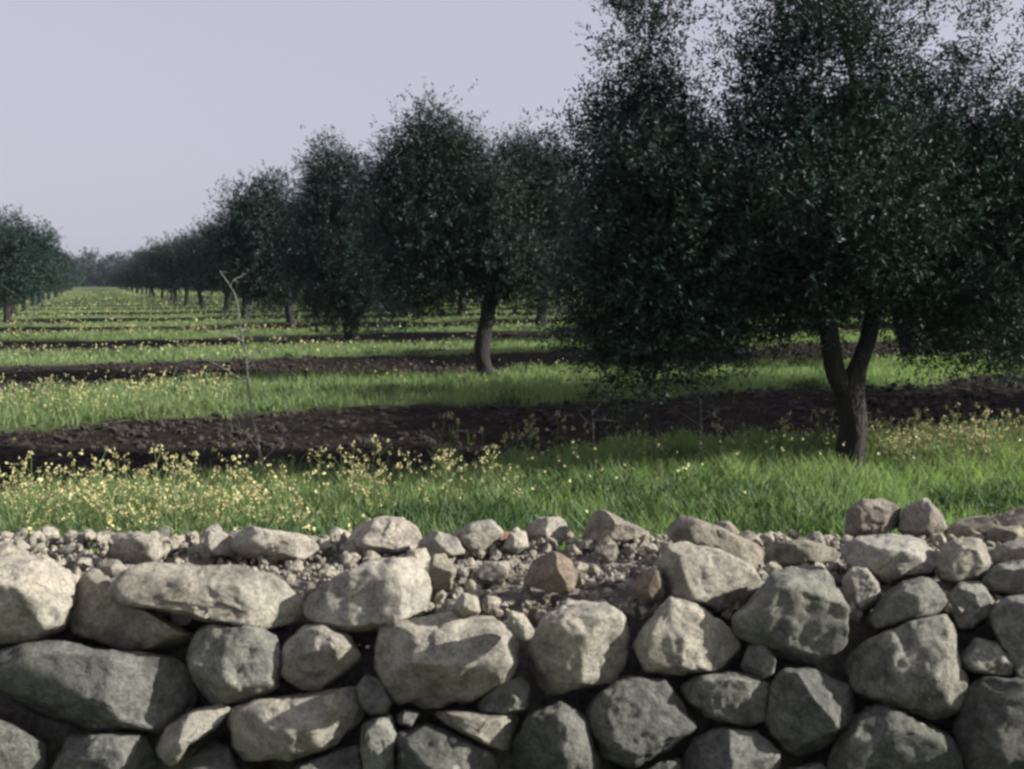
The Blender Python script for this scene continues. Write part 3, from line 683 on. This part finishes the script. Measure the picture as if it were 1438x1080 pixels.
# loose stones lying on the wall
L = dict(parent=None, cat='stone')
top([(488, 767), (498, 740), (530, 727), (565, 727), (590, 745), (602, 766), (560, 777), (510, 777)], (.55, .52, .48, .74), sub=5, name='loose_stone', label='smooth whitish boulder lying on the wall, left of the middle', **L)
top([(736, 747), (755, 727), (785, 725), (797, 741), (792, 760), (750, 763)], PALE, name='loose_stone', label='small pale stone on the wall left of the tilted wedge stone', **L)
top([(818, 748), (822, 722), (845, 716), (872, 728), (902, 743), (914, 754), (900, 768), (860, 768), (828, 765)], WARM, sub=5, name='loose_stone', label='tilted wedge stone with orange underside on the back of the wall', **L)
top([(736, 817), (750, 786), (775, 775), (800, 785), (812, 806), (806, 829), (780, 839), (750, 833)], (.36, .30, .25, .6), .07, name='loose_stone', sub=5, label='round brown stone lying in the rubble in the middle of the wall', **L)
top([(1188, 748), (1191, 716), (1210, 702), (1240, 701), (1264, 715), (1266, 742), (1250, 753), (1205, 755)], (.36, .33, .30, .66), sub=5, name='loose_stone', label='grey rounded rock on the wall near the tree trunk, left of its sharper neighbour', **L)
top([(1262, 744), (1270, 714), (1300, 699), (1318, 717), (1330, 741), (1310, 756), (1280, 756)], (.40, .38, .35, .62), sub=5, name='loose_stone', label='sharp dark-faced rock with bright peak on the wall at the right', **L)
top([(692, 760), (700, 746), (720, 747), (727, 758), (712, 766)], (.40, .28, .22, .8), name='loose_stone', label='little reddish stone on the top of the wall', **L)
# core of the wall: rubble body, small stones and gravel
def core():
    xs = np.linspace(-3.4, 3.4, 240); ys = [2.30, 2.24, 2.25, 2.30]; prof = [(2.16, -.02), (2.20, .3), (2.24, .6), (2.27, .72), (2.30, .80)] + [(2.34 + .05 * k, .835 + .012 * math.sin(k)) for k in range(10)] + [(2.86, .80), (2.90, .5), (2.95, -.02)]
    V = []
    for x in xs:
        for (y, z) in prof:
            n_ = noise.fractal(Vector((x * 5, y * 5, z * 5)), 1, 2, 4) * .03
            V.append((x, y - 2.45 + n_, max(z + n_ * .9, -.02)))
    k = len(prof); i = (np.arange(len(xs) - 1)[:, None] * k + np.arange(k - 1)[None]).ravel()
    return np.array(V), np.stack([i, i + k, i + k + 1, i + 1], 1)
M_CORE, t_, b_ = newmat('wall_rubble_earth'); tc = N(t_, 'ShaderNodeTexCoord')
n_ = N(t_, 'ShaderNodeTexNoise', Scale=40, Detail=8, Roughness=.8); t_.links.new(tc.outputs['Object'], n_.inputs['Vector'])
r_ = ramp(t_, [(.35, (.13, .11, .095)), (.52, (.30, .27, .235)), (.70, (.50, .47, .42))]); t_.links.new(n_.outputs['Fac'], r_.inputs[0]); t_.links.new(r_.outputs[0], b_.inputs['Base Color'])
bp = N(t_, 'ShaderNodeBump', Strength=1, Distance=.03); t_.links.new(n_.outputs['Fac'], bp.inputs['Height']); t_.links.new(bp.outputs[0], b_.inputs['Normal']); b_.inputs['Roughness'].default_value = 1
v, f = core(); mk('wall_core', v, f, M_CORE, wall, smooth=True)
pebs = []
for k in range(9):
    S, Fp = ico(2); rg = np.random.default_rng(900 + k); V = S * rg.uniform(.5, 1.25, 3)
    for _ in range(12):
        n = unit(rg.normal(size=3)); pr = V @ n; h0 = pr.max() * rg.uniform(.6, .85); V = V - np.outer(np.maximum(pr - h0, 0) * .97, n)
    pebs.append((rough(V, np.zeros(3), 1.0, 40 + k, .16, .06), Fp))
def rotm():
    q = rng.normal(size=4); q /= np.linalg.norm(q); a, b, c, d = q
    return np.array([[1 - 2 * (c * c + d * d), 2 * (b * c - a * d), 2 * (b * d + a * c)], [2 * (b * c + a * d), 1 - 2 * (b * b + d * d), 2 * (c * d - a * b)], [2 * (b * d - a * c), 2 * (c * d + a * b), 1 - 2 * (b * b + c * c)]])
# 90 small stones as parts
small_meshes = []
for k in range(96):
    x = rng.uniform(-1.5, 1.7); y = rng.uniform(2.28, 2.84); s = rng.uniform(.016, .036)
    if k % 9 in (1, 4, 7, 8): s = rng.uniform(.035, .055); y = rng.uniform(2.62, 2.86)
    v, f = pebs[k % 9]
    o = mk('small_stone', (v @ rotm().T) * s, f, M_STONE, wall, smooth=False) if k < 9 else None
    if o is None:
        o = small_meshes[k % 9].copy(); col.objects.link(o); o.parent = wall; o.rotation_euler = tuple(rng.uniform(0, 6.28, 3)); q = rng.uniform(.7, 1.2); o.scale = (q, q, q)
    else: small_meshes.append(o)
    o.location = (x, y - 2.45, .855 + s * .3); tn = [PALE, WARM, PALE, PALE, GREY][k % 5]; j = rng.uniform(.85, 1.1); o.color = (tn[0] * j, tn[1] * j, tn[2] * j, .72)
parts = []
for k in range(6500):
    x = rng.uniform(-1.7, 1.9); y = rng.uniform(2.22, 2.88); s = min(rng.exponential(.0075) + .003, .032); v, f = pebs[k % 9]
    if s < .012: v, f = v, f
    parts.append(((v @ rotm().T) * s + np.array([x, y - 2.45, .84 + .012 * math.sin((y - 2.34) / .05) + rng.uniform(-.002, .03)]), f))
v, f = cat_mesh(parts)
g_ = mk('gravel', v, f, M_STONE, wall, smooth=False); g_['kind'] = 'stuff'; g_.color = (.50, .475, .43, .75)
# stones of the courses beyond the frame
protos = [o for o in wall.children if o.name.startswith('stone')][15:30]
for k in range(34):
    s = protos[k % len(protos)]; c = s.copy(); col.objects.link(c); c.parent = wall
    side = -1 if k % 2 else 1; q = k // 2
    c.location = (side * (1.32 + .26 * (q % 6)) + (.1 if side > 0 else -.0), 2.2 - 2.45, .78 - .2 * (q // 6)); c.rotation_euler = (0, rng.uniform(-.3, .3), 0)

# ------------------------------------------------------------------ haze
hb = np.array([[x, y, z] for x in (-420, 420) for y in (-60, 420) for z in (-1.2, 22)], float)
hz = mk('haze', hb, np.array([[0, 1, 3, 2], [4, 6, 7, 5], [0, 4, 5, 1], [2, 3, 7, 6], [0, 2, 6, 4], [1, 5, 7, 3]]), bpy.data.materials.new('haze'))
m = hz.data.materials[0]; m.use_nodes = True; t = m.node_tree; t.nodes.clear()
pv = t.nodes.new('ShaderNodeVolumePrincipled'); pv.inputs['Density'].default_value = .0002; pv.inputs['Color'].default_value = (.72, .84, 1.0, 1)
om = t.nodes.new('ShaderNodeOutputMaterial'); t.links.new(pv.outputs[0], om.inputs['Volume'])
tag(hz, kind='stuff')
